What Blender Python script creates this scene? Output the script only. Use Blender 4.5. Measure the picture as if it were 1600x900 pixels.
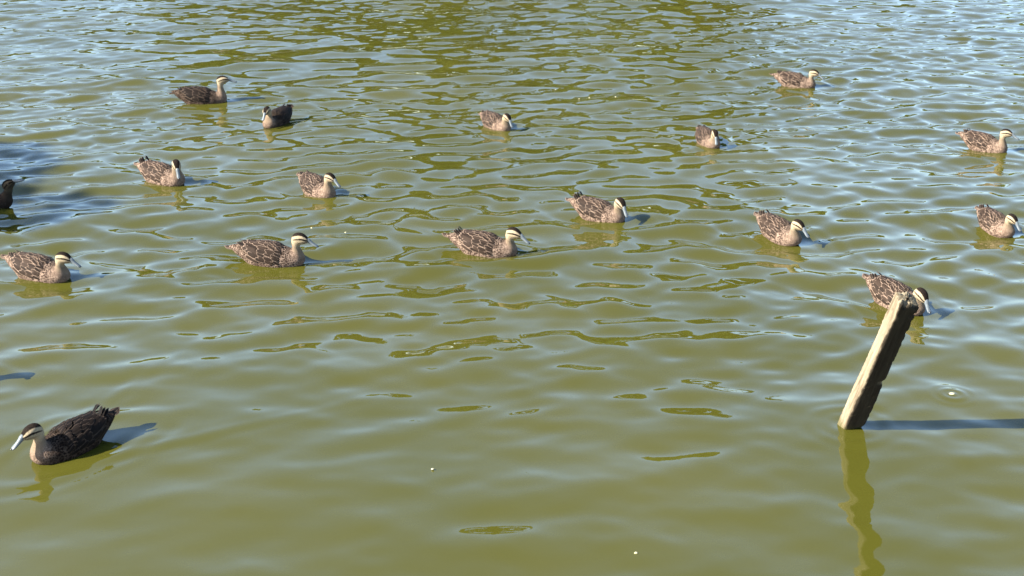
import bpy, math, random
import numpy as np
from mathutils import Vector, Matrix

for o in list(bpy.data.objects):
    bpy.data.objects.remove(o, do_unlink=True)
scene = bpy.context.scene
C = scene.collection
R = math.radians

# ------------------------------------------------------------------ camera
CAM_H = 2.83
FPX = 2200.0                                  # focal length in photograph pixels (1600 wide)
PITCH = math.atan(840.0 / FPX)
cam_data = bpy.data.cameras.new('camera')
cam_data.sensor_width = 36.0
cam_data.lens = 36.0 * FPX / 1600.0
cam_data.clip_start = 0.05
cam_data.clip_end = 2000.0
cam_data.dof.use_dof = True
cam_data.dof.focus_distance = 8.6
cam_data.dof.aperture_fstop = 7.0
cam = bpy.data.objects.new('camera', cam_data)
C.objects.link(cam)
cam.location = (0, 0, CAM_H)
cam.rotation_euler = (math.pi / 2 - PITCH, 0, 0)
scene.camera = cam

# ------------------------------------------------------------------ sky and sun
SUN_ELEV = R(35)
SUN_AZ = math.atan2(-0.925, -0.38)            # clockwise from +Y; the sun stands left of and a little behind the camera
world = bpy.data.worlds.new('World')
scene.world = world
world.use_nodes = True
wn = world.node_tree.nodes
wl = world.node_tree.links
wn.clear()
sky = wn.new('ShaderNodeTexSky')
sky.sky_type = 'NISHITA'
sky.sun_disc = False
sky.sun_elevation = SUN_ELEV
sky.sun_rotation = SUN_AZ
sky.air_density = 1.0
sky.dust_density = 0.7
sky.ozone_density = 3.0
bgd = wn.new('ShaderNodeBackground')
bgd.inputs['Strength'].default_value = 0.092
wo = wn.new('ShaderNodeOutputWorld')
wl.new(sky.outputs[0], bgd.inputs['Color'])
wl.new(bgd.outputs[0], wo.inputs['Surface'])

sun_data = bpy.data.lights.new('sun', 'SUN')
sun_data.energy = 5.0
sun_data.angle = R(0.5)
sun_data.color = (1.0, 0.95, 0.87)
sun = bpy.data.objects.new('sun', sun_data)
C.objects.link(sun)
SUN_DIR = Vector((math.sin(SUN_AZ) * math.cos(SUN_ELEV), math.cos(SUN_AZ) * math.cos(SUN_ELEV), math.sin(SUN_ELEV)))
sun.rotation_euler = SUN_DIR.to_track_quat('Z', 'Y').to_euler()
sun.location = (-12, -6, 12)

scene.view_settings.view_transform = 'Standard'
scene.view_settings.look = 'None'
scene.view_settings.exposure = 2.42
scene.view_settings.gamma = 1.0
scene.view_settings.use_curve_mapping = False
scene.render.engine = 'CYCLES'
scene.cycles.max_bounces = 6


# ------------------------------------------------------------------ helpers
def tag(o, label=None, cat=None, group=None, kind=None):
    if label: o['label'] = label
    if cat: o['category'] = cat
    if group: o['group'] = group
    if kind: o['kind'] = kind
    return o


def empty(name, loc, rz=0.0):
    o = bpy.data.objects.new(name, None)
    o.empty_display_size = 0.1
    C.objects.link(o)
    o.location = loc
    o.rotation_euler = (0, 0, rz)
    return o


def link(name, mesh, parent=None):
    o = bpy.data.objects.new(name, mesh)
    C.objects.link(o)
    if parent is not None:
        o.parent = parent
    return o


def mesh_from(name, verts, quads, mat=None, smooth=True):
    """verts (n,3), quads (m,4) numpy arrays"""
    verts = np.asarray(verts, dtype=np.float32)
    quads = np.asarray(quads, dtype=np.int32)
    m = bpy.data.meshes.new(name)
    m.vertices.add(len(verts))
    m.vertices.foreach_set('co', verts.ravel())
    k = quads.shape[1]
    m.loops.add(quads.size)
    m.loops.foreach_set('vertex_index', quads.ravel())
    m.polygons.add(len(quads))
    m.polygons.foreach_set('loop_start', np.arange(0, quads.size, k, dtype=np.int32))
    m.polygons.foreach_set('use_smooth', np.full(len(quads), smooth, dtype=bool))
    m.update(calc_edges=True)
    m.validate()
    if mat: m.materials.append(mat)
    return m


def grid_quads(nr, nc, wrap=False):
    i = np.arange(nr - 1)[:, None]
    j = np.arange(nc if wrap else nc - 1)[None, :]
    j2 = (j + 1) % nc
    return np.stack([i * nc + j, i * nc + j2, (i + 1) * nc + j2, (i + 1) * nc + j], -1).reshape(-1, 4)


def attr(m, name, typ, data):
    a = m.attributes.new(name, typ, 'POINT')
    data = np.asarray(data, dtype=np.float32)
    if typ == 'FLOAT': a.data.foreach_set('value', data.ravel())
    elif typ == 'FLOAT_VECTOR': a.data.foreach_set('vector', data.ravel())
    else: a.data.foreach_set('color', data.ravel())


def sstep(a, b, x):
    t = np.clip((np.asarray(x, dtype=float) - a) / (b - a), 0, 1)
    return t * t * (3 - 2 * t)


def catmull(P, t):
    P = np.asarray(P, dtype=float)
    n = len(P)
    t = np.clip(np.asarray(t, dtype=float), 0, n - 1 - 1e-9)
    i = t.astype(int)
    f = (t - i)[:, None]
    g = lambda k: P[np.clip(k, 0, n - 1)]
    p0, p1, p2, p3 = g(i - 1), g(i), g(i + 1), g(i + 2)
    return 0.5 * (2 * p1 + (p2 - p0) * f + (2 * p0 - 5 * p1 + 4 * p2 - p3) * f ** 2 + (3 * p1 - p0 - 3 * p2 + p3) * f ** 3)


def unproject(px, py, z=0.0):
    """photograph pixel -> point of the place at height z (used once, to survey where things stand)"""
    u = (px - 800) / FPX
    v = (py - 450) / FPX
    d = np.array([u, math.cos(PITCH) - v * math.sin(PITCH), -math.sin(PITCH) - v * math.cos(PITCH)])
    t = (z - CAM_H) / d[2]
    return np.array([0, 0, CAM_H]) + t * d


class Mat:
    def __init__(self, name):
        self.m = bpy.data.materials.new(name)
        self.m.use_nodes = True
        self.t = self.m.node_tree
        self.n = self.t.nodes
        self.n.clear()
        self.out = self.n.new('ShaderNodeOutputMaterial')

    def node(self, typ, ins=None, **props):
        nd = self.n.new(typ)
        for k, v in props.items(): setattr(nd, k, v)
        for k, v in (ins or {}).items():
            if isinstance(v, bpy.types.NodeSocket): self.t.links.new(v, nd.inputs[k])
            else: nd.inputs[k].default_value = v
        return nd

    def math(self, op, a, b=0.0, c=0.0):
        nd = self.n.new('ShaderNodeMath')
        nd.operation = op
        for k, v in enumerate((a, b, c)):
            if isinstance(v, bpy.types.NodeSocket): self.t.links.new(v, nd.inputs[k])
            else: nd.inputs[k].default_value = v
        return nd.outputs[0]

    def maprange(self, x, a, b, c=0.0, d=1.0, smooth=True):
        nd = self.n.new('ShaderNodeMapRange')
        if smooth: nd.interpolation_type = 'SMOOTHSTEP'
        self.t.links.new(x, nd.inputs['Value'])
        for k, v in (('From Min', a), ('From Max', b), ('To Min', c), ('To Max', d)): nd.inputs[k].default_value = v
        return nd.outputs['Result']

    def mix(self, f, a, b, blend='MIX'):
        nd = self.n.new('ShaderNodeMix')
        nd.data_type = 'RGBA'
        nd.blend_type = blend
        for k, v in ((0, f), (6, a), (7, b)):
            if isinstance(v, bpy.types.NodeSocket): self.t.links.new(v, nd.inputs[k])
            else: nd.inputs[k].default_value = v if k == 0 else (*v, 1.0)
        return nd.outputs[2]

    def surface(self, s):
        self.t.links.new(s, self.out.inputs['Surface'])
        return self.m


# ------------------------------------------------------------------ where every duck swims
# tail tip height 0.115, breast at the waterline 0.222 ahead of the duck's centre
# key: breast pixel, heading in degrees (0 = to the right, negative = towards the viewer), pose, size
DUCKS = [
    dict(b=(52, 725), h=-131, s=0.93, yaw=-4, pitch=4, raise_=0.4, fwd=0.6, tail=10, tip=1.5, dark=0.2,  # low dark value paints its shaded rear and wings into the plumage
         label='very dark duck with shaded flank and raised wing tip, swimming apart from the others'),
    dict(b=(477, 412), h=-4, s=1.0, yaw=-4, pitch=0, raise_=0.0, fwd=0.0, tail=0, tip=-.6, dark=0.9,
         label='brown duck in full profile with a long level back and an upright buff neck'),
    dict(b=(808, 399), h=-13, s=0.98, yaw=-12, pitch=4, raise_=-1.0, fwd=0.3, tail=4, tip=1.0,
         label='large brown duck with head lowered and pale-edged wing tips standing up off its back'),
    dict(b=(107, 439), h=-21, s=0.96, yaw=8, pitch=2, raise_=-1.2, fwd=0.4, tail=4, tip=0, dark=1.1,
         label='plump buff-brown duck with a dark patch on its shoulder and a bold dark eye stripe'),
    dict(b=(975, 348), h=-33, s=0.92, yaw=-28, pitch=18, raise_=-.6, fwd=-.4, tail=0, tip=1.6,
         label='mottled brown duck with a cocked wing tip and its bill pointing down'),
    dict(b=(1247, 383), h=-60, s=0.89, yaw=10, pitch=12, raise_=-1.0, fwd=0.2, tail=6, tip=.8,
         label='scaly brown duck with tail up and pale cheek, second duck out from the leaning post'),
    dict(b=(286, 289), h=-31, s=0.95, yaw=-38, pitch=22, raise_=0.6, fwd=-1.0, tail=2, tip=1.6, dark=1.15,
         label='buff-brown duck with arched neck and a small black feather tuft sticking up from its back'),
    dict(b=(519, 311), h=-50, s=0.89, yaw=12, pitch=6, raise_=1.0, fwd=0, tail=2, tip=-.3,
         label='pale brown duck with a cream neck and long grey bill, swimming between two others'),
    dict(b=(355, 160), h=4, s=1.04, yaw=4, pitch=-12, raise_=3.0, fwd=0.3, tail=-8, tip=-1.0, dark=0.38,
         label='slim dark duck with a tall stretched neck and a low tail'),
    dict(b=(416, 201), h=-112, s=0.88, yaw=6, pitch=14, raise_=1.2, fwd=-.5, tail=14, tip=.5, dark=0.24,  # dark also paints shade over all but breast and head
         label='almost black duck with only its pale breast lit, beside the slim long-necked duck'),
    dict(b=(794, 206), h=-54, s=0.84, yaw=0, pitch=20, raise_=-1.2, fwd=.2, tail=-8, tip=-.4,
         label='hunched brown duck with head drawn in and a fluffy rounded back'),
    dict(b=(1118, 233), h=-76, s=0.81, yaw=-8, pitch=24, raise_=-0.4, fwd=-.4, tail=0, tip=0, dark=0.85,
         label='small duck coming head on with its bill pressed to its breast'),
    dict(b=(1274, 137), h=-24, s=0.9, yaw=-6, pitch=4, raise_=-.8, fwd=0, tail=2, tip=0.4,
         label='small light brown duck farthest out on the open water'),
    dict(b=(1572, 240), h=-46, s=0.9, yaw=14, pitch=-2, raise_=1.4, fwd=.2, tail=-4, tip=.4,
         label='duck with an upright pale neck and a speckled body alone in pale blue ripples'),
    dict(b=(1579, 371), h=-74, s=0.82, yaw=12, pitch=14, raise_=-0.8, fwd=.2, tail=4, tip=.8,
         label='round-looking duck with a big cream cheek and black shaded throat'),
    dict(b=(1440, 493), h=-58, s=0.93, yaw=-6, pitch=22, raise_=-2.2, fwd=.2, tail=6, tip=.4,
         label='brown duck half hidden behind the top of the leaning post'),
    dict(b=(18, 323), h=4, s=0.96, yaw=-4, pitch=-40, raise_=-0.5, fwd=4.2, tail=0, tip=0, dark=0.16, face=0.0,  # shade painted over the whole bird, the crown's shadow covers it only partly
         label='shaded duck with bill tilted up in the dark patch of water'),
    dict(b=(-34, 598), h=-8, s=0.98, yaw=0, pitch=0, raise_=0.0, fwd=0.0, tail=0, tip=0,
         label='brown duck whose head shadow reaches over the water near the dark duck'),
]
for d in DUCKS:
    p = unproject(*d['b'])
    a = R(d['h'])
    d['pos'] = (p[0] - 0.215 * d['s'] * math.cos(a), p[1] - 0.215 * d['s'] * math.sin(a))

CRUMB = unproject(1488, 617)
POST = unproject(1328, 666)

# ------------------------------------------------------------------ water
rng = np.random.default_rng(11)


def spaced(a, b, f):
    out = [a]
    while out[-1] < b: out.append(out[-1] + f(out[-1]))
    return out


xs = np.array(spaced(-7.0, 7.0, lambda x: 0.0075 if abs(x - CRUMB[0]) < 0.22 else 0.021))
ys = np.array(spaced(2.6, 19.5, lambda y: 0.0075 if abs(y - CRUMB[1]) < 0.24 else 0.0125 + 0.0012 * max(y - 4, 0)))
outer = np.array([0.05, 0.12, 0.25, 0.5, 1, 1.8, 3, 5, 8, 13, 20, 32, 50, 80, 120])
xs = np.concatenate([xs[0] - outer[::-1], xs, xs[-1] + outer])
ys = np.concatenate([ys[0] - outer[:8][::-1], ys, ys[-1] + outer])
X, Y = np.meshgrid(xs, ys)


def waves(X, Y):
    H = np.zeros_like(X)
    amp_far = 0.90 + 0.40 * sstep(5.5, 9.5, Y)         # livelier water away from the sheltered bank
    # wave trains: (wavelength lo, hi, count, rms slope, mean direction, spread)
    for lo, hi, n, slope, mean, spr, near_k in ((0.75, 1.6, 14, 0.024, R(97), R(22), 1.0),
                                        (0.36, 0.75, 34, 0.052, R(98), R(26), 0.9),
                                        (0.20, 0.36, 40, 0.062, R(95), R(42), 0.62),
                                        (0.11, 0.20, 40, 0.036, R(92), R(55), 0.5)):
        h = np.zeros_like(X)
        for _ in range(n):
            lam = math.exp(rng.uniform(math.log(lo), math.log(hi)))
            k = 2 * math.pi / lam
            th = mean + rng.normal() * spr
            a = slope * math.sqrt(2.0 / n) / k
            h += a * np.sin(k * (X * math.cos(th) + Y * math.sin(th)) + rng.uniform(0, 2 * math.pi))
        # gustiness: patches where this train is weaker or stronger
        g = np.zeros_like(X)
        for _ in range(5):
            th = rng.uniform(0, 2 * math.pi)
            g += np.sin((X * math.cos(th) * 0.6 + Y * math.sin(th)) * rng.uniform(0.5, 1.7) + rng.uniform(0, 6.28))
        H += h * np.clip(1 + 0.22 * g, 0.35, 1.7) * (near_k + (1 - near_k) * sstep(4.8, 8.5, Y))
    H *= amp_far
    return H


H = waves(X, Y)
for d in DUCKS:                                          # bow rings and the trailing wake of every duck
    a = R(d['h'])
    dx = X - d['pos'][0]
    dy = Y - d['pos'][1]
    lx = dx * math.cos(a) + dy * math.sin(a)
    ly = -dx * math.sin(a) + dy * math.cos(a)
    near = (np.abs(lx) < 1.8) & (np.abs(ly) < 1.5)
    lx, ly = lx[near], ly[near]
    r = np.sqrt((lx / 2.1) ** 2 + ly ** 2)
    ring = 0.0022 * np.exp(-((r - 0.19) / 0.12) ** 2) * np.cos(2 * math.pi * (r - 0.1) / 0.105)
    arm = np.abs(ly) - 0.09 - 0.36 * (0.22 - lx)
    wake = 0.0030 * np.exp(-(arm / 0.09) ** 2) * np.cos(2 * math.pi * arm / 0.13) * sstep(0.25, 0.05, lx) * np.exp(np.minimum(lx, 0) / 0.6)
    calm = 1 - 0.45 * np.exp(-(r / 0.16) ** 2)
    H[near] = H[near] * calm + ring + wake
r = np.hypot(X - CRUMB[0], Y - CRUMB[1])
H += 0.0016 * np.cos(2 * math.pi * r / 0.055) * np.exp(-(r / 0.085) ** 2)
r = np.hypot(X - POST[0], Y - POST[1])
H += 0.0014 * np.cos(2 * math.pi * r / 0.09) * np.exp(-((r - 0.12) / 0.12) ** 2)
edge = sstep(7.9, 6.9, np.abs(X)) * sstep(21.0, 19.3, Y) * sstep(2.2, 2.7, Y)
H *= edge

w = Mat('pond_water')
geo = w.node('ShaderNodeNewGeometry')
nz = w.node('ShaderNodeTexNoise', {'Vector': geo.outputs['Position'], 'Scale': 0.55, 'Detail': 3.0, 'Roughness': 0.5})
body_col = w.mix(w.maprange(nz.outputs['Fac'], 0.3, 0.7), (0.0345, 0.0335, 0.0045), (0.040, 0.0375, 0.0055))
up = w.node('ShaderNodeCombineXYZ', {'X': 0.0, 'Y': 0.0, 'Z': 1.0})
dif = w.node('ShaderNodeBsdfDiffuse', {'Color': body_col, 'Normal': up.outputs[0]})
fn = w.node('ShaderNodeTexNoise', {'Vector': geo.outputs['Position'], 'Scale': 16.0, 'Detail': 2.0})
bmp = w.node('ShaderNodeBump', {'Height': fn.outputs['Fac'], 'Strength': 0.03, 'Distance': 0.012})
fr = w.node('ShaderNodeFresnel', {'IOR': 1.36, 'Normal': bmp.outputs[0]})
gl = w.node('ShaderNodeBsdfGlossy', {'Color': (1, 1, 1, 1), 'Roughness': 0.03, 'Normal': bmp.outputs[0]})
mx = w.node('ShaderNodeMixShader', {0: fr.outputs[0], 1: dif.outputs[0], 2: gl.outputs[0]})
WATER = w.surface(mx.outputs[0])
water = link('pond_water', mesh_from('pond_water', np.stack([X, Y, H], -1).reshape(-1, 3), grid_quads(len(ys), len(xs)), WATER))
tag(water, 'rippled olive green pond water reflecting pale blue sky', 'water', kind='structure')

# ------------------------------------------------------------------ ground: pond bed and banks
gm = Mat('grassy_bank')
gg = gm.node('ShaderNodeNewGeometry')
gn = gm.node('ShaderNodeTexNoise', {'Vector': gg.outputs['Position'], 'Scale': 1.6, 'Detail': 8.0, 'Roughness': 0.7})
gcol = gm.mix(gn.outputs['Fac'], (0.045, 0.055, 0.018), (0.10, 0.085, 0.045))
gb = gm.node('ShaderNodeBsdfPrincipled', {'Base Color': gcol, 'Roughness': 0.95})
GROUND = gm.surface(gb.outputs[0])
gx = np.array(spaced(-420, 420, lambda x: 1.0 if abs(x) < 20 else 0.08 * abs(x)))
gy = np.array(spaced(-260, 520, lambda y: 0.7 if -8 < y < 12 else 0.05 * abs(y) + 0.5))
GX, GY = np.meshgrid(gx, gy)
wob = 0.5 * np.sin(GX * 0.31 + 1.0) + 0.4 * np.sin(GY * 0.43)
ins = np.minimum(np.minimum(GY - 2.2 + wob * 0.3, 52 + 2 * wob - GY), np.minimum(GX + 9.4 + wob * 0.5, 46 - GX))
GZ = np.where(ins > 0, -1.1 * sstep(0, 3.0, ins) - 0.02, 1.15 * sstep(0, 3.2, -ins) + 0.02 * np.clip(-ins - 3, 0, 90)) + 0.05 * wob * sstep(0, 4, -ins)
ground = link('ground', mesh_from('ground', np.stack([GX, GY, GZ], -1).reshape(-1, 3), grid_quads(len(gy), len(gx)), GROUND))
tag(ground, 'grassy bank and muddy bed around the pond', 'ground', kind='structure')

# ------------------------------------------------------------------ foliage outside the frame: it shades and mirrors in the water
lm = Mat('foliage')
oi = lm.node('ShaderNodeNewGeometry')
lc = lm.mix(oi.outputs['Random Per Island'], (0.030, 0.050, 0.012), (0.085, 0.105, 0.028))
ld = lm.node('ShaderNodeBsdfDiffuse', {'Color': lc})
ltr = lm.node('ShaderNodeBsdfTranslucent', {'Color': lc})
lmx = lm.node('ShaderNodeMixShader', {0: 0.3, 1: ld.outputs[0], 2: ltr.outputs[0]})
LEAF = lm.surface(lmx.outputs[0])
bm_ = Mat('bark')
bn = bm_.node('ShaderNodeTexNoise', {'Scale': 9.0, 'Detail': 6.0})
bb = bm_.node('ShaderNodeBsdfPrincipled', {'Base Color': bm_.mix(bn.outputs['Fac'], (0.05, 0.038, 0.028), (0.14, 0.115, 0.09)), 'Roughness': 0.9})
BARK = bm_.surface(bb.outputs[0])


def leaf_cloud(centres, radii, n_per, size, rg):
    """leaf shaped quads scattered through lumpy clumps"""
    out = []
    for c, r_, n in zip(centres, radii, n_per):
        v = rg.normal(size=(n, 3))
        v /= np.linalg.norm(v, axis=1)[:, None]
        p = np.asarray(c) + v * (rg.uniform(0.25, 1.0, n) ** 0.5)[:, None] * np.asarray(r_)
        a = rg.normal(size=(n, 3)); a /= np.linalg.norm(a, axis=1)[:, None]
        b = np.cross(a, rg.normal(size=(n, 3))); b /= np.linalg.norm(b, axis=1)[:, None]
        s = size * rg.uniform(0.6, 1.3, n)[:, None]
        out.append(np.stack([p - a * s, p + b * s * 0.42, p + a * s, p - b * s * 0.42], 1))
    P = np.concatenate(out)
    return P.reshape(-1, 3), np.arange(len(P) * 4).reshape(-1, 4)


def limb(p0, p1, r0, r1, seg=7, bend=0.0):
    p0, p1 = np.array(p0, float), np.array(p1, float)
    ax = (p1 - p0) / np.linalg.norm(p1 - p0)
    e1 = np.cross(ax, [0.3, 0.9, 0.1]); e1 /= np.linalg.norm(e1)
    e2 = np.cross(ax, e1)
    th = np.linspace(0, 2 * math.pi, 8, endpoint=False)
    V = []
    for t in np.linspace(0, 1, seg):
        c = p0 + (p1 - p0) * t + e1 * bend * math.sin(math.pi * t)
        rr = r0 + (r1 - r0) * t
        V.append(c + rr * (np.cos(th)[:, None] * e1 + np.sin(th)[:, None] * e2))
    return np.concatenate(V), grid_quads(seg, 8, True)


def join(parts):
    V, F, k = [], [], 0
    for v, f in parts:
        V.append(v); F.append(f + k); k += len(v)
    return np.concatenate(V), np.concatenate(F)


rg = np.random.default_rng(5)
sh = np.array([SUN_DIR[0], SUN_DIR[1]]) / SUN_DIR[2]            # from a shadow back to what casts it, per metre of height
SHADE = np.array([-3.95, 9.38])
cz = 5.0
cc = np.array([SHADE[0] + sh[0] * cz, SHADE[1] + sh[1] * cz, cz])
tree = empty('bank_tree', (cc[0] - 0.7, cc[1] - 0.3, 1.0))
tag(tree, 'leafy bank tree whose crown shades the patch of water by the dark duck', 'tree')
org = np.array(tree.location)
cs, rs, ns = [], [], []
for _ in range(20):
    v = rg.normal(size=3); v /= np.linalg.norm(v)
    cs.append(cc + v * np.array([0.85, 1.0, 0.45]) * rg.uniform(0.3, 1.0)); rs.append(np.array([0.5, 0.5, 0.34]) * rg.uniform(0.7, 1.15)); ns.append(480)
v, f = leaf_cloud(cs, rs, ns, 0.075, rg)
link('crown', mesh_from('crown', v - org, f, LEAF, False), tree)
parts = [limb(org - org, cc - org - [0.1, 0.1, 0.5], 0.16, 0.07, 9, 0.18)]
for c in cs[:9]:
    parts.append(limb(cc - org - [0.35, 0.2, 1.1], c - org, 0.05, 0.012, 5, 0.06))
v, f = join(parts)
link('trunk', mesh_from('trunk', v, f, BARK), tree)

cs, rs, ns, tr = [], [], [], []
for x in np.arange(-60, 60, 2.7):
    yy = 58 + rg.uniform(-3, 6)
    az = x / 60.0
    top = 14.0 - 9.0 * sstep(0.08, 0.26, az) - 7.0 * sstep(-0.13, -0.30, az)
    top *= rg.uniform(0.78, 1.15)
    tr.append(limb((x, yy, 1.0), (x + rg.uniform(-.5, .5), yy, top * 0.7), 0.28, 0.1, 4))
    for _ in range(13):
        z = rg.uniform(1.4, top - 0.8)
        cs.append((x + rg.uniform(-2.2, 2.2), yy + rg.uniform(-1.6, 1.6), z)); rs.append(np.array([1.7, 1.6, 1.25]) * rg.uniform(0.7, 1.2)); ns.append(190)
v, f = leaf_cloud(cs, rs, ns, 0.5, rg)
wood = link('woodland', mesh_from('woodland', v, f, LEAF, False))
tag(wood, 'green trees of the far bank mirrored in the ripples', 'woodland', kind='stuff')
v, f = join(tr)
tk = link('woodland_trunks', mesh_from('woodland_trunks', v, f, BARK), wood)
tag(tk, kind='stuff')

# ------------------------------------------------------------------ duck materials
pm = Mat('duck_plumage')
base = pm.node('ShaderNodeAttribute', attribute_name='base_col')
rim = pm.node('ShaderNodeAttribute', attribute_name='edge_col')
sc = pm.node('ShaderNodeAttribute', attribute_name='scale_amount')
suv = pm.node('ShaderNodeAttribute', attribute_name='feather_uv')
oinf = pm.node('ShaderNodeObjectInfo')
off = pm.node('ShaderNodeVectorMath', {0: suv.outputs['Vector']}, operation='ADD')
pm.t.links.new(oinf.outputs['Random'], off.inputs[1])
wob_n = pm.node('ShaderNodeTexNoise', {'Vector': off.outputs[0], 'Scale': 1.1, 'Detail': 3.0})
wv = pm.node('ShaderNodeVectorMath', {0: wob_n.outputs['Color'], 1: (0.5, 0.5, 0.5)}, operation='SUBTRACT')
wv2 = pm.node('ShaderNodeVectorMath', {0: wv.outputs[0], 'Scale': 1.7}, operation='SCALE')
wv3 = pm.node('ShaderNodeVectorMath', {0: off.outputs[0], 1: wv2.outputs[0]}, operation='ADD')
vor = pm.node('ShaderNodeTexVoronoi', {'Vector': wv3.outputs[0], 'Scale': 1.0, 'Randomness': 1.0}, feature='DISTANCE_TO_EDGE', voronoi_dimensions='2D')
edge_f = pm.maprange(vor.outputs['Distance'], 0.26, 0.04)
patch = pm.node('ShaderNodeTexNoise', {'Vector': off.outputs[0], 'Scale': 0.5, 'Detail': 3.0})
edge_f = pm.math('MULTIPLY', edge_f, pm.maprange(patch.outputs['Fac'], 0.30, 0.62, 0.25, 1.0))
edge_f = pm.math('MULTIPLY', edge_f, sc.outputs['Fac'])
fine = pm.node('ShaderNodeTexNoise', {'Vector': off.outputs[0], 'Scale': 6.0, 'Detail': 3.0})
c1 = pm.mix(edge_f, (0, 0, 0), (0, 0, 0))
mixn = c1.node
pm.t.links.new(base.outputs['Color'], mixn.inputs[6]); pm.t.links.new(rim.outputs['Color'], mixn.inputs[7])
shade = pm.node('ShaderNodeHueSaturation', {'Color': c1, 'Value': pm.maprange(fine.outputs['Fac'], 0.25, 0.75, 0.45, 1.55, False)})
pb = pm.node('ShaderNodeBump', {'Height': vor.outputs['Distance'], 'Strength': 0.5, 'Distance': 0.004})
tone = pm.mix(1.0, shade.outputs[0], (1, 1, 1), 'MULTIPLY')
pm.t.links.new(oinf.outputs['Color'], tone.node.inputs[7])
pbs = pm.node('ShaderNodeBsdfPrincipled', {'Base Color': tone, 'Roughness': 0.85, 'Specular IOR Level': 0.03, 'Normal': pb.outputs[0]})
PLUMAGE = pm.surface(pbs.outputs[0])


def feather_material(name, dark, mid, pale, rim_lo):
    fm = Mat(name)
    uvn = fm.node('ShaderNodeUVMap')
    sep = fm.node('ShaderNodeSeparateXYZ', {0: uvn.outputs[0]})
    au = fm.math('ABSOLUTE', fm.math('SUBTRACT', fm.math('MULTIPLY', sep.outputs[0], 2.0), 1.0))
    e1 = fm.maprange(au, rim_lo, rim_lo + 0.2)
    e2 = fm.maprange(sep.outputs[1], 0.90, 0.97)
    e = fm.math('MAXIMUM', e1, e2)
    oi2 = fm.node('ShaderNodeObjectInfo')
    fz = fm.node('ShaderNodeTexNoise', {'Vector': uvn.outputs[0], 'Scale': 7.0, 'Detail': 3.0})
    c0 = fm.mix(fm.math('MULTIPLY', fm.math('ADD', oi2.outputs['Random'], fz.outputs['Fac']), 0.5), dark, mid)
    e = fm.math('MULTIPLY', e, fm.maprange(fz.outputs['Fac'], 0.3, 0.6, 0.35, 1.0))
    c2 = fm.mix(e, (0, 0, 0), pale)
    fm.t.links.new(c0, c2.node.inputs[6])
    c3 = fm.mix(1.0, c2, (1, 1, 1), 'MULTIPLY')
    fm.t.links.new(oi2.outputs['Color'], c3.node.inputs[7])
    bs = fm.node('ShaderNodeBsdfPrincipled', {'Base Color': c3, 'Roughness': 0.7, 'Specular IOR Level': 0.06})
    return fm.surface(bs.outputs[0])


FEATHER = feather_material('duck_feather', (0.005, 0.0032, 0.0022), (0.042, 0.027, 0.018), (0.25, 0.176, 0.125), 0.70)
QUILL = feather_material('duck_flight_feather', (0.004, 0.003, 0.0025), (0.016, 0.011, 0.008), (0.11, 0.077, 0.055), 0.72)
bl = Mat('duck_bill')
blo = bl.node('ShaderNodeTexCoord')
bln = bl.node('ShaderNodeTexNoise', {'Vector': blo.outputs['Object'], 'Scale': 90.0, 'Detail': 3.0})
bls = bl.node('ShaderNodeBsdfPrincipled', {'Base Color': bl.mix(bln.outputs['Fac'], (0.045, 0.054, 0.056), (0.088, 0.099, 0.102)), 'Roughness': 0.5, 'Specular IOR Level': 0.3})
BILL = bl.surface(bls.outputs[0])
bk = Mat('duck_black')
bkn = bk.node('ShaderNodeTexNoise', {'Scale': 60.0})
bks = bk.node('ShaderNodeBsdfPrincipled', {'Base Color': bk.mix(bkn.outputs['Fac'], (0.008, 0.007, 0.006), (0.02, 0.017, 0.014)), 'Roughness': 0.25})
BLACK = bk.surface(bks.outputs[0])

# ------------------------------------------------------------------ duck shape (centimetres, x ahead, z above the waterline)
ST = np.array([  # top x, top z, bottom x, bottom z, half width
    (-23.0, 10.5, -23.1, 9.7, 1.3),
    (-20.4, 11.0, -21.0, 7.6, 3.2),
    (-16.2, 11.6, -17.6, 4.4, 5.2),
    (-12.0, 12.1, -13.4, 1.2, 6.8),
    (-7.0, 12.5, -8.2, -3.2, 8.6),
    (-1.0, 12.4, -2.0, -5.2, 9.5),
    (5.0, 11.6, 5.2, -5.7, 9.5),
    (9.6, 10.2, 12.2, -4.6, 8.5),
    (12.2, 9.2, 17.4, -2.4, 7.2),
    (13.6, 9.0, 20.9, 0.6, 5.9),
    (14.1, 9.8, 21.4, 3.6, 4.7),
    (14.2, 11.0, 20.2, 6.9, 3.6),
    (14.1, 12.6, 19.0, 9.5, 2.95),
    (14.0, 14.4, 18.9, 11.3, 2.75),
    (14.4, 16.4, 20.0, 12.1, 2.9),
    (15.7, 18.3, 21.0, 12.3, 3.15),
    (18.0, 19.2, 21.9, 12.5, 3.2),
    (20.7, 18.8, 22.8, 12.8, 2.9),
    (22.9, 17.3, 23.6, 13.2, 2.3),
    (24.2, 16.0, 24.3, 13.5, 1.5),
    (24.7, 15.3, 24.7, 14.0, 0.5)])
NS = len(ST)


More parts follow.
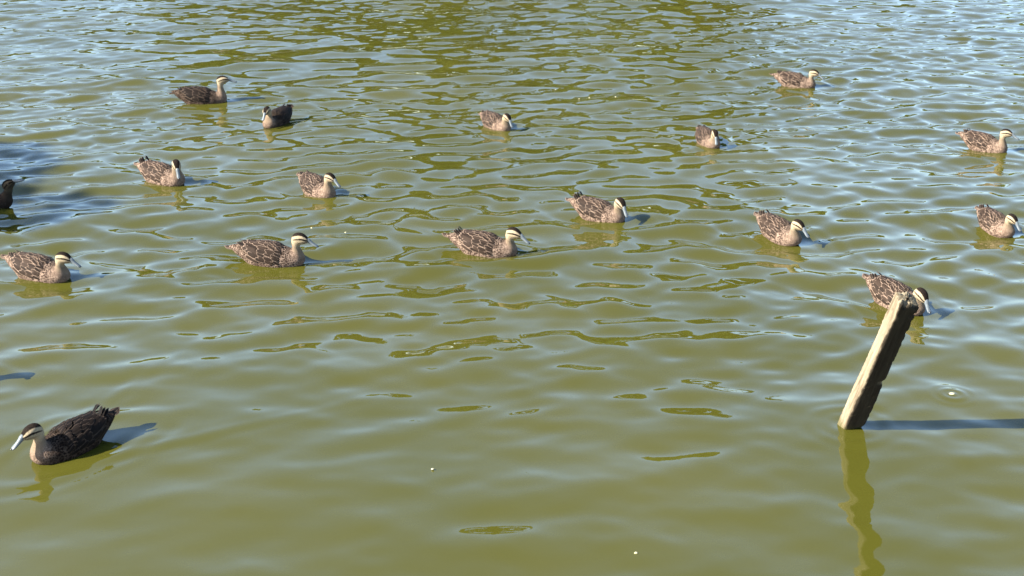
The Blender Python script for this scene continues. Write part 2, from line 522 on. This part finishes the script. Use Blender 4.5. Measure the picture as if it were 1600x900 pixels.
def pose_points(P, t, d):
    """bend neck and head: P (n,3) in cm, t (n,) station of each point"""
    wo_ = sstep(8.2, 13.0, t)[:, None]
    wy = sstep(8.8, 13.8, t)
    wp = sstep(11.5, 14.5, t)
    P = P.copy()
    piv = np.array([17.0, 0.0, 13.2])
    q = P - piv
    a = -R(d['pitch']) * wp                       # positive pitch = bill down
    ca, sa = np.cos(a), np.sin(a)
    q = np.stack([q[:, 0] * ca - q[:, 2] * sa, q[:, 1], q[:, 0] * sa + q[:, 2] * ca], 1)
    b = R(d['yaw']) * wy
    cb, sb = np.cos(b), np.sin(b)
    q = np.stack([q[:, 0] * cb - q[:, 1] * sb, q[:, 0] * sb + q[:, 1] * cb, q[:, 2]], 1)
    return q + piv + wo_ * np.array([d['fwd'], 0, d['raise_']])


def lerp3(a, b, f):
    return a + (b - a) * np.asarray(f)[:, None]


def duck_body(d):
    t = np.concatenate([np.linspace(0, 11, 92, endpoint=False), np.linspace(11, NS - 1, 96)])
    S = catmull(ST, t)
    S[:, 4] = np.maximum(S[:, 4], 0.15)
    nc = 60
    th = np.linspace(-math.pi, math.pi, nc, endpoint=False) + math.pi / nc
    cen = np.stack([(S[:, 0] + S[:, 2]) / 2, 0 * t, (S[:, 1] + S[:, 3]) / 2], 1)
    ax = np.stack([(S[:, 0] - S[:, 2]) / 2, 0 * t, (S[:, 1] - S[:, 3]) / 2], 1)
    full = sstep(1.5, 4, t) * sstep(11, 8, t)     # fuller flanks on the body
    sn, cs_ = np.sin(th), np.cos(th)
    lat = np.sign(sn) * np.abs(sn)[None, :] ** (1 - 0.18 * full[:, None])
    P = cen[:, None, :] + ax[:, None, :] * cs_[None, :, None]
    P[:, :, 1] += S[:, 4][:, None] * lat
    T = np.repeat(t, nc)
    TH = np.tile(th, len(t))
    rest = P.reshape(-1, 3)
    # feather cell coordinates
    cell = np.interp(t, [0, 3, 7, 9, 11, 14, 20], [1.4, 1.5, 1.5, 1.0, 0.7, 0.5, 0.4])
    ds = np.linalg.norm(np.diff(cen, axis=0, prepend=cen[:1]), axis=1)
    sarc = np.cumsum(ds / cell)
    girth = (S[:, 4] + np.linalg.norm(ax, axis=1)) / 2
    U = np.repeat(sarc, nc)
    V = np.abs(TH) * np.repeat(girth / cell, nc)
    fuv = np.stack([U, V, np.zeros_like(U)], 1)
    # colours
    x, y, z = rest[:, 0], np.abs(rest[:, 1]), rest[:, 2]
    brown = np.array([0.015, 0.0088, 0.0056]); buff = np.array([0.235, 0.165, 0.118])
    flank = np.array([0.036, 0.0225, 0.016]); pale_breast = np.array([0.080, 0.053, 0.036])
    cream = np.array([0.26, 0.205, 0.128]); dark = np.array([0.005, 0.0036, 0.003]); neckc = np.array([0.155, 0.113, 0.072])
    n = len(T)
    back = sstep(1.35, 0.6, np.abs(TH))
    col = lerp3(np.tile(flank, (n, 1)), brown, back)
    col = lerp3(col, pale_breast, sstep(7.2, 9.5, T) * sstep(0.35, 1.1, np.abs(TH)))
    col = lerp3(col, neckc, sstep(9.6, 11.3, T) * sstep(0.2, 1.0, np.abs(TH)))
    col = lerp3(col, cream, sstep(11.6, 13.2, T))
    # dark saddle shoulder patch
    col = lerp3(col, brown * 0.6, sstep(6.0, 7.2, T) * sstep(8.6, 7.6, T) * sstep(1.3, 0.5, np.abs(TH)) * 0.8)
    # under tail darker
    col = lerp3(col, brown * 0.8, sstep(2.2, 0.8, T) * 0.8)
    # hind neck
    col = lerp3(col, np.array([0.06, 0.042, 0.028]), sstep(10, 11.5, T) * sstep(14.5, 13.6, T) * sstep(0.75, 0.25, np.abs(TH)) * 0.8)
    head = sstep(12.8, 13.6, T)
    zc = np.interp(x, [13.5, 15, 17, 19, 21, 22.6, 24.2], [15.9, 16.95, 17.75, 18.15, 17.85, 17.0, 15.6])
    col = lerp3(col, dark * 1.2, head * sstep(-0.14, 0.14, z - zc))
    ze = np.interp(x, [15.0, 17, 19, 20.8, 22.5, 24.4], [15.2, 15.75, 16.05, 16.1, 15.6, 14.75])
    halfw = np.interp(x, [14.8, 16, 19, 21, 24.4], [0.0, 0.30, 0.48, 0.55, 0.36])
    col = lerp3(col, dark, head * sstep(0.12, -0.12, np.abs(z - ze) - halfw) * (x < 24.3))
    zg = np.interp(x, [17.0, 19, 21, 23.0, 24.4], [13.7, 13.75, 13.9, 14.0, 13.8])
    hw2 = np.interp(x, [17.0, 19, 24.4], [0.0, 0.13, 0.24])
    col = lerp3(col, np.array([0.035, 0.024, 0.015]), head * sstep(0.12, -0.12, np.abs(z - zg) - hw2) * 0.9)
    scal = np.interp(T, [0, 2, 8.5, 11, 12.5, 20], [0.7, 1.0, 0.95, 0.6, 0.25, 0.1])
    ecol = lerp3(np.tile(buff, (n, 1)), np.array([0.075, 0.052, 0.034]), sstep(10.2, 11.5, T))
    kd = d.get('dark', 1.0)  # plumage tone per bird; for some it also paints in their shade
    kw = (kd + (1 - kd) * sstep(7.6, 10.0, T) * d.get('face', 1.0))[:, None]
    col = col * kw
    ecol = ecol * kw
    P2 = pose_points(rest, T, d) * 0.01 * d['s']
    m = mesh_from('duck_body', P2, grid_quads(len(t), nc, True), PLUMAGE)
    one = np.ones((n, 1))
    attr(m, 'base_col', 'FLOAT_COLOR', np.concatenate([col, one], 1))
    attr(m, 'edge_col', 'FLOAT_COLOR', np.concatenate([ecol, one], 1))
    attr(m, 'scale_amount', 'FLOAT', scal)
    attr(m, 'feather_uv', 'FLOAT_VECTOR', fuv)
    return m


# bill: rings from face to tip (x, z centre, half height, half width)
BL = np.array([(23.2, 15.0, 1.55, 1.5), (24.3, 14.55, 1.40, 1.4), (25.4, 13.7, 1.16, 1.22), (26.6, 12.85, 0.95, 1.18),
               (27.8, 12.1, 0.80, 1.28), (28.9, 11.5, 0.66, 1.3), (29.6, 11.12, 0.50, 1.05), (30.0, 10.92, 0.26, 0.6), (30.15, 10.85, 0.05, 0.1)])


def bill_mesh(d):
    t = np.linspace(0, len(BL) - 1, 30)
    S = catmull(BL, t)
    th = np.linspace(0, 2 * math.pi, 20, endpoint=False)
    dirn = np.array([0.57, 0.0, 0.82])            # across the bill, upwards
    P = np.stack([S[:, 0], 0 * t, S[:, 1]], 1)[:, None, :] + dirn * (np.cos(th)[None, :] * S[:, 2][:, None])[..., None]
    P[:, :, 1] += np.sin(th)[None, :] * np.maximum(S[:, 3], 0.02)[:, None]
    P = P.reshape(-1, 3)
    return mesh_from('duck_bill', pose_points(P, np.full(len(P), 20.0), d) * 0.01 * d['s'], grid_quads(30, 20, True), BILL)


def ball(c, r, nr=9, nc=12):
    ph = np.linspace(0.02, math.pi - 0.02, nr)
    th = np.linspace(0, 2 * math.pi, nc, endpoint=False)
    P = np.stack([np.sin(ph)[:, None] * np.cos(th), np.sin(ph)[:, None] * np.sin(th), np.cos(ph)[:, None] * np.ones(nc)], -1).reshape(-1, 3)
    return P * np.asarray(r) + np.asarray(c), grid_quads(nr, nc, True)


# folded wing surface
WX = np.array([-26, -24, -20, -16, -12, -7, -1, 5, 9, 11.0])
WTOP = np.array([14.6, 14.3, 13.7, 13.1, 13.0, 13.2, 13.1, 12.4, 11.0, 9.8])
WA = np.array([2.0, 2.6, 4.0, 5.7, 7.3, 9.0, 9.9, 9.9, 9.0, 8.0])
WB = np.array([2.0, 2.3, 3.0, 4.2, 6.2, 8.3, 9.2, 9.2, 8.2, 7.6])


def wing_surf(x, th, lift):
    top = np.interp(x, WX, WTOP); A = np.interp(x, WX, WA); B = np.interp(x, WX, WB)
    n = np.stack([np.zeros_like(x), np.sin(th) / A, np.cos(th) / B], -1)
    n /= np.linalg.norm(n, axis=-1)[..., None]
    p = np.stack([x, A * np.sin(th), top - B + B * np.cos(th)], -1)
    return p + n * np.asarray(lift)[..., None]


def feather_on_wing(name, x0, t0, x1, t1, hw, side, mat, lift0=0.1, lift1=0.55, tip=0.0, point=4.0):
    nv, nu = 11, 7
    v = np.linspace(0, 1, nv)[:, None]
    u = np.linspace(-1, 1, nu)[None, :]
    wid = hw * np.where(v < 0.45, 0.55 + 0.45 * np.sin(v / 0.45 * math.pi / 2), (1 - ((np.clip(v, 0.45, 1) - 0.45) / 0.55) ** point) ** 0.5 * 0.97 + 0.03)
    x = x0 + (x1 - x0) * v + 0 * u
    Rl = np.sqrt(np.interp(x, WX, WA) * np.interp(x, WX, WB))
    th = R(t0) + R(t1 - t0) * v + u * wid / Rl
    lift = lift0 + (lift1 - lift0) * v + tip * sstep(0.55, 1.0, v) ** 1.5 + 0.16 * (1 - u * u)
    P = wing_surf(x, th, lift)
    P[..., 1] *= side
    m = mesh_from(name, P.reshape(-1, 3) * 0.01, grid_quads(nv, nu), mat)
    uv = m.uv_layers.new(name='UVMap')
    UV = np.stack([(u + 1) / 2 + 0 * v, v + 0 * u], -1).reshape(-1, 2)
    li = np.empty(len(m.loops), dtype=np.int32)
    m.loops.foreach_get('vertex_index', li)
    uv.data.foreach_set('uv', UV[li].astype(np.float32).ravel())
    return m


def wing_meshes(side, tipraise):
    rr = np.random.default_rng(3 if side > 0 else 4)
    j = lambda s: rr.uniform(-s, s)
    F = []
    # flight feathers first (lowest), then tertials, coverts, scapulars
    for k in range(3):
        F.append(feather_on_wing('flight_feather', -8 + j(.4), 52 - 8 * k, -18.2 + 1.2 * k + j(.4), 30 - 9 * k, 1.0, side, QUILL, 0.0, 0.35, 0.6 + tipraise * (0.7 + 0.5 * k), 2.2))
    for k in range(4):
        F.append(feather_on_wing('tertial_feather', -3.5 + j(.5), 66 - 15 * k, -14.4 + 0.6 * k + j(.7), 56 - 13 * k, 1.7, side, FEATHER, 0.1, 0.6, 0.25 * max(tipraise, 0), 2.6))
    for t0, dx in ((90, 0.2), (80, 1.6), (69, 0.6), (58, 2.2), (47, 0.9), (36, 1.8), (25, 0.2), (14, 1.4), (4, 0.6)):
        x0 = -5.6 + dx + j(.5)
        while x0 < 9.0:
            q = (x0 + 5.6) / 14.0                                     # short coverts at the shoulder, long ones behind
            L = (7.6 - 4.2 * q) * rr.uniform(.85, 1.2)
            F.append(feather_on_wing('feather', x0, t0 + j(5), x0 - L, t0 * 0.93 - 1 + j(6), (1.45 - 0.45 * q) * rr.uniform(.85, 1.15), side,
                                     FEATHER, 0.12, 0.62 + j(.12), 0.0, rr.uniform(2.2, 3.4)))
            x0 += (4.6 - 1.6 * q) * rr.uniform(.85, 1.15)
    x = np.linspace(10.2, -16, 26)[:, None] + np.zeros((1, 14))
    th = np.linspace(R(2), R(98), 14)[None, :] + np.zeros((26, 1))
    th = th * (1 - 0.25 * sstep(-4, -16, x))
    P = wing_surf(x, th, np.zeros_like(x) - 0.05 - 0.5 * sstep(R(88), R(98), th) - 0.9 * sstep(8, 10.2, x))
    P[..., 1] *= side
    base = mesh_from('wing', P.reshape(-1, 3) * 0.01, grid_quads(26, 14), PLUMAGE)
    n = 26 * 14
    attr(base, 'base_col', 'FLOAT_COLOR', np.tile([0.015, 0.0095, 0.0065, 1.0], (n, 1)))
    attr(base, 'edge_col', 'FLOAT_COLOR', np.tile([0.13, 0.09, 0.062, 1.0], (n, 1)))
    attr(base, 'scale_amount', 'FLOAT', np.full(n, 0.9))
    attr(base, 'feather_uv', 'FLOAT_VECTOR', np.stack([x / 1.3, th * 8 / 1.3, 0 * x], -1).reshape(-1, 3))
    return base, F


def tail_feathers():
    F = []
    for k in range(9):
        a = R((k - 4) * 5.5)
        nv, nu = 9, 5
        v = np.linspace(0, 1, nv)[:, None]; u = np.linspace(-1, 1, nu)[None, :]
        L = 9.2 - 0.4 * abs(k - 4)
        wid = 1.45 * np.where(v < .5, .6 + .4 * v * 2, (1 - ((np.clip(v, .5, 1) - .5) / .5) ** 2.2) ** .5 * .95 + .05)
        lx = L * v + 0 * u; ly = u * wid
        x = -(lx * math.cos(a) - ly * math.sin(a)); y = lx * math.sin(a) + ly * math.cos(a)
        z = 0.09 * (4 - abs(k - 4)) - 0.12 * u * u + 0.012 * lx ** 2 * 0.5 - 0.015 * y * y
        m = mesh_from('tail_feather', np.stack([x, y, z], -1).reshape(-1, 3) * 0.01, grid_quads(nv, nu), FEATHER)
        uv = m.uv_layers.new(name='UVMap')
        UV = np.stack([(u + 1) / 2 + 0 * v, v + 0 * u], -1).reshape(-1, 2)
        li = np.empty(len(m.loops), dtype=np.int32)
        m.loops.foreach_get('vertex_index', li)
        uv.data.foreach_set('uv', UV[li].astype(np.float32).ravel())
        F.append(m)
    return F


WINGS = {}
TAIL = tail_feathers()
v, f = ball((0, 0, 0), 0.0042)
EYE = mesh_from('duck_eye', v, f, BLACK)
v, f = ball((0, 0, 0), (0.0075, 0.0062, 0.0042))
NAIL = mesh_from('duck_bill_tip', v, f, BLACK)
v, f = ball((0, 0, 0), (0.045, 0.034, 0.016))
TAILBASE = mesh_from('duck_tail_base', v, f, PLUMAGE)
nn = len(v)
attr(TAILBASE, 'base_col', 'FLOAT_COLOR', np.tile([0.03, 0.02, 0.014, 1.0], (nn, 1)))
attr(TAILBASE, 'edge_col', 'FLOAT_COLOR', np.tile([0.13, 0.09, 0.062, 1.0], (nn, 1)))
attr(TAILBASE, 'scale_amount', 'FLOAT', np.full(nn, 0.8))
attr(TAILBASE, 'feather_uv', 'FLOAT_VECTOR', v * 80)


def make_duck(d):
    s = d['s']
    root = empty('duck', (d['pos'][0], d['pos'][1], 0.0), R(d['h']))
    tag(root, d['label'], 'duck', 'ducks swimming on the pond')
    link('body', duck_body(d), root)
    bill = link('bill', bill_mesh(d), root)
    one = np.array([20.0])
    p = pose_points(np.array([[29.75, 0.0, 11.15]]), one, d)[0] * 0.01 * s
    nl = link('bill_tip', NAIL, bill)
    nl.location = p; nl.scale = (s, s, s)
    for sd in (-1, 1):
        e = link('eye', EYE, root)
        e.location = pose_points(np.array([[20.8, 2.72 * sd, 16.1]]), one, d)[0] * 0.01 * s
        e.scale = (s, s, s)
    for sd in (-1, 1):
        key = (sd, d['tip'])
        if key not in WINGS: WINGS[key] = wing_meshes(sd, d['tip'])
        bm, F = WINGS[key]
        wg = link('wing', bm, root)
        wg.scale = (s, s, s)
        for fm in F: link(fm.name.split('.')[0], fm, wg)
    tl = link('tail', TAILBASE, root)
    tl.location = (-0.172 * s, 0, 0.090 * s)
    tl.rotation_euler = (0, R(2 + d['tail']), 0)
    tl.scale = (s, s, s)
    for fm in TAIL: link('tail_feather', fm, tl)
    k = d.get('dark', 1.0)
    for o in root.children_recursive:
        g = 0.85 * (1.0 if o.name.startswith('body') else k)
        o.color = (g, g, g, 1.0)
    return root


for d in DUCKS:
    make_duck(d)

# ------------------------------------------------------------------ leaning wooden post
LEAN = np.array([0.085, -0.365, 0.75])


def post_mesh():
    rr = np.random.default_rng(9)
    L = np.linalg.norm(LEAN)
    az = LEAN / L
    yaw = R(17)
    axx = np.array([math.cos(yaw), math.sin(yaw), 0.0])
    axx -= az * axx.dot(az); axx /= np.linalg.norm(axx)
    ay = np.cross(az, axx)
    hw, hd = 0.049, 0.034
    nper = 14
    e = np.linspace(-1, 1, nper, endpoint=False)
    ringu = np.concatenate([e, np.ones(nper), -e, -np.ones(nper)])
    ringv = np.concatenate([-np.ones(nper), e, np.ones(nper), -e])
    nrm = np.maximum(np.abs(ringu), np.abs(ringv))
    rad = (np.abs(ringu) ** 9 + np.abs(ringv) ** 9) ** (1 / 9.)
    ringu, ringv = ringu / rad, ringv / rad
    nl = 90
    ts = np.linspace(-0.5, 1.0, nl) * L
    nr_ = len(ringu)
    side_n = rr.normal(size=nr_) * 0.0006
    V = []
    for t in ts:
        k = 1 + 0.02 * math.sin(t * 9) - 0.03 * (t / L)
        jit = side_n + 0.0007 * rr.normal(size=nr_)
        jit = jit - 0.006 * np.maximum(0, ringu * 0.7 - ringv * 0.7 - 0.75) / 0.65 * max(0.0, math.sin(t * 17 + 2) + math.sin(t * 41 + 1) + math.sin(t * 97) - 0.6) * 0.8
        V.append((ringu * hw * k)[:, None] * axx + (ringv * hd * k)[:, None] * ay + az * t + jit[:, None] * (ringu[:, None] * axx + ringv[:, None] * ay))
    V = np.array(V)
    # broken top: ragged height, higher on the far left side
    prof = 0.006 * np.sin(ringu * 5 + 1) + 0.010 * ringv - 0.012 * ringu + 0.003 * rr.normal(size=nr_)
    topz = sstep(0.86, 1.0, ts / L)
    V += (topz[:, None] * prof[None, :])[..., None] * az
    F = [grid_quads(nl, nr_, True)]
    V = V.reshape(-1, 3)
    # close the top with inward rings that form the splintered end grain
    last = V[-nr_:]
    cen = last.mean(0)
    allV = [V]
    base_i = len(V) - nr_
    k0 = len(V)
    prev = np.arange(base_i, base_i + nr_)
    for q in (0.82, 0.6, 0.38, 0.15):
        ring = cen + (last - cen) * q + az * (0.004 * rr.normal(size=(nr_, 1)) * (0.4 + q) + 0.008 * (1 - q))
        idx = np.arange(k0, k0 + nr_)
        allV.append(ring)
        F.append(np.stack([prev, np.roll(prev, -1), np.roll(idx, -1), idx], 1))
        prev = idx; k0 += nr_
    return np.concatenate(allV), np.concatenate(F), (axx, ay, az)


v, f, (pax, pay, paz) = post_mesh()
wm = Mat('weathered_wood')
tc = wm.node('ShaderNodeTexCoord')
# coordinates along and across the post
along = wm.node('ShaderNodeVectorMath', {0: tc.outputs['Object'], 1: tuple(paz)}, operation='DOT_PRODUCT').outputs['Value']
acr = wm.node('ShaderNodeVectorMath', {0: tc.outputs['Object'], 1: tuple(pax)}, operation='DOT_PRODUCT').outputs['Value']
dep = wm.node('ShaderNodeVectorMath', {0: tc.outputs['Object'], 1: tuple(pay)}, operation='DOT_PRODUCT').outputs['Value']
gv = wm.node('ShaderNodeCombineXYZ', {'X': wm.math('MULTIPLY', acr, 70.0), 'Y': wm.math('MULTIPLY', dep, 70.0), 'Z': wm.math('MULTIPLY', along, 5.0)})
grain = wm.node('ShaderNodeTexNoise', {'Vector': gv.outputs[0], 'Scale': 1.0, 'Detail': 6.0, 'Roughness': 0.65})
blot = wm.node('ShaderNodeTexNoise', {'Vector': tc.outputs['Object'], 'Scale': 14.0, 'Detail': 5.0, 'Roughness': 0.6})
clean = wm.mix(wm.maprange(grain.outputs['Fac'], 0.3, 0.7), (0.075, 0.056, 0.034), (0.20, 0.165, 0.108))
# shade painted dark onto the camera-side face, plain wood elsewhere (dep < 0 is the outer face)
face_shade = wm.maprange(wm.math('ADD', dep, wm.math('MULTIPLY', wm.math('SUBTRACT', blot.outputs['Fac'], 0.5), 0.03)), -0.020, -0.030)
face_shade = wm.math('MULTIPLY', face_shade, wm.maprange(wm.math('ADD', along, wm.math('MULTIPLY', blot.outputs['Fac'], 0.06)), 1.0, 0.93))
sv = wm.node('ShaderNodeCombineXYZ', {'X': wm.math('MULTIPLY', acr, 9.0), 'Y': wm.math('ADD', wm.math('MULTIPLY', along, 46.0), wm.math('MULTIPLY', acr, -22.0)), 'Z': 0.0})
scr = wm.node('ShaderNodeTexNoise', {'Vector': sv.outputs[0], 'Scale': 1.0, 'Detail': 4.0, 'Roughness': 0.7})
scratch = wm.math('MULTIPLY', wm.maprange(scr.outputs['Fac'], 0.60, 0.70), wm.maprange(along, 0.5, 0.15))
face_shade = wm.math('MULTIPLY', face_shade, wm.math('SUBTRACT', 1.0, wm.math('MULTIPLY', scratch, 0.75)))
wc = wm.mix(wm.math('MULTIPLY', face_shade, 0.9), clean, (0.007, 0.005, 0.003))
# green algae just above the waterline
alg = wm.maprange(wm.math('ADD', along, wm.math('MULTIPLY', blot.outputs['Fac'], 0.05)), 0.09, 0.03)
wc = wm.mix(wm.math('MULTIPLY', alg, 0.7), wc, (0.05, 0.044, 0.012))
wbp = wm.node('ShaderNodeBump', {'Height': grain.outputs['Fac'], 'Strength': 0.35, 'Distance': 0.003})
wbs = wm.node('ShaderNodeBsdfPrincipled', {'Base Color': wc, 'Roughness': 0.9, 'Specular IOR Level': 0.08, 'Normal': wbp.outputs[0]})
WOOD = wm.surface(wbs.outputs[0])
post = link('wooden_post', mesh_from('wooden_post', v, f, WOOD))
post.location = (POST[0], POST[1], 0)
tag(post, 'broken square wooden post leaning out of the water, one face pale, one dark', 'post')

# ------------------------------------------------------------------ floating crumbs
cm = Mat('crumb')
cn = cm.node('ShaderNodeTexNoise', {'Scale': 120.0, 'Detail': 3.0})
cb = cm.node('ShaderNodeBsdfPrincipled', {'Base Color': cm.mix(cn.outputs['Fac'], (0.22, 0.20, 0.10), (0.36, 0.33, 0.22)), 'Roughness': 0.9})
CRUMBM = cm.surface(cb.outputs[0])


def crumb_mesh(seed, r):
    rr = np.random.default_rng(seed)
    v, f = ball((0, 0, 0), (r, r * rr.uniform(.6, .9), r * .55), 7, 9)
    return mesh_from('crumb', v * rr.uniform(.75, 1.2, (len(v), 1)), f, CRUMBM)


c = link('floating_crumb', crumb_mesh(1, 0.016))
c.location = (CRUMB[0], CRUMB[1], 0.002)
tag(c, 'crumb of bread floating at the centre of a ring ripple', 'crumb')
SPOTS = [(905, 155), (921, 153), (938, 156), (962, 152), (1019, 155), (868, 141), (1100, 68), (722, 192), (487, 357), (540, 364), (676, 734), (697, 570), (994, 865), (1356, 442)]  # one of these specks stands in for a falling water drop
for i, (px, py) in enumerate(SPOTS):
    p = unproject(px, py)
    c = link('floating_speck', crumb_mesh(20 + i, 0.007))
    c.location = (p[0], p[1], 0.003)
    tag(c, 'tiny pale speck of food drifting on open water', 'speck', 'specks drifting on the water')
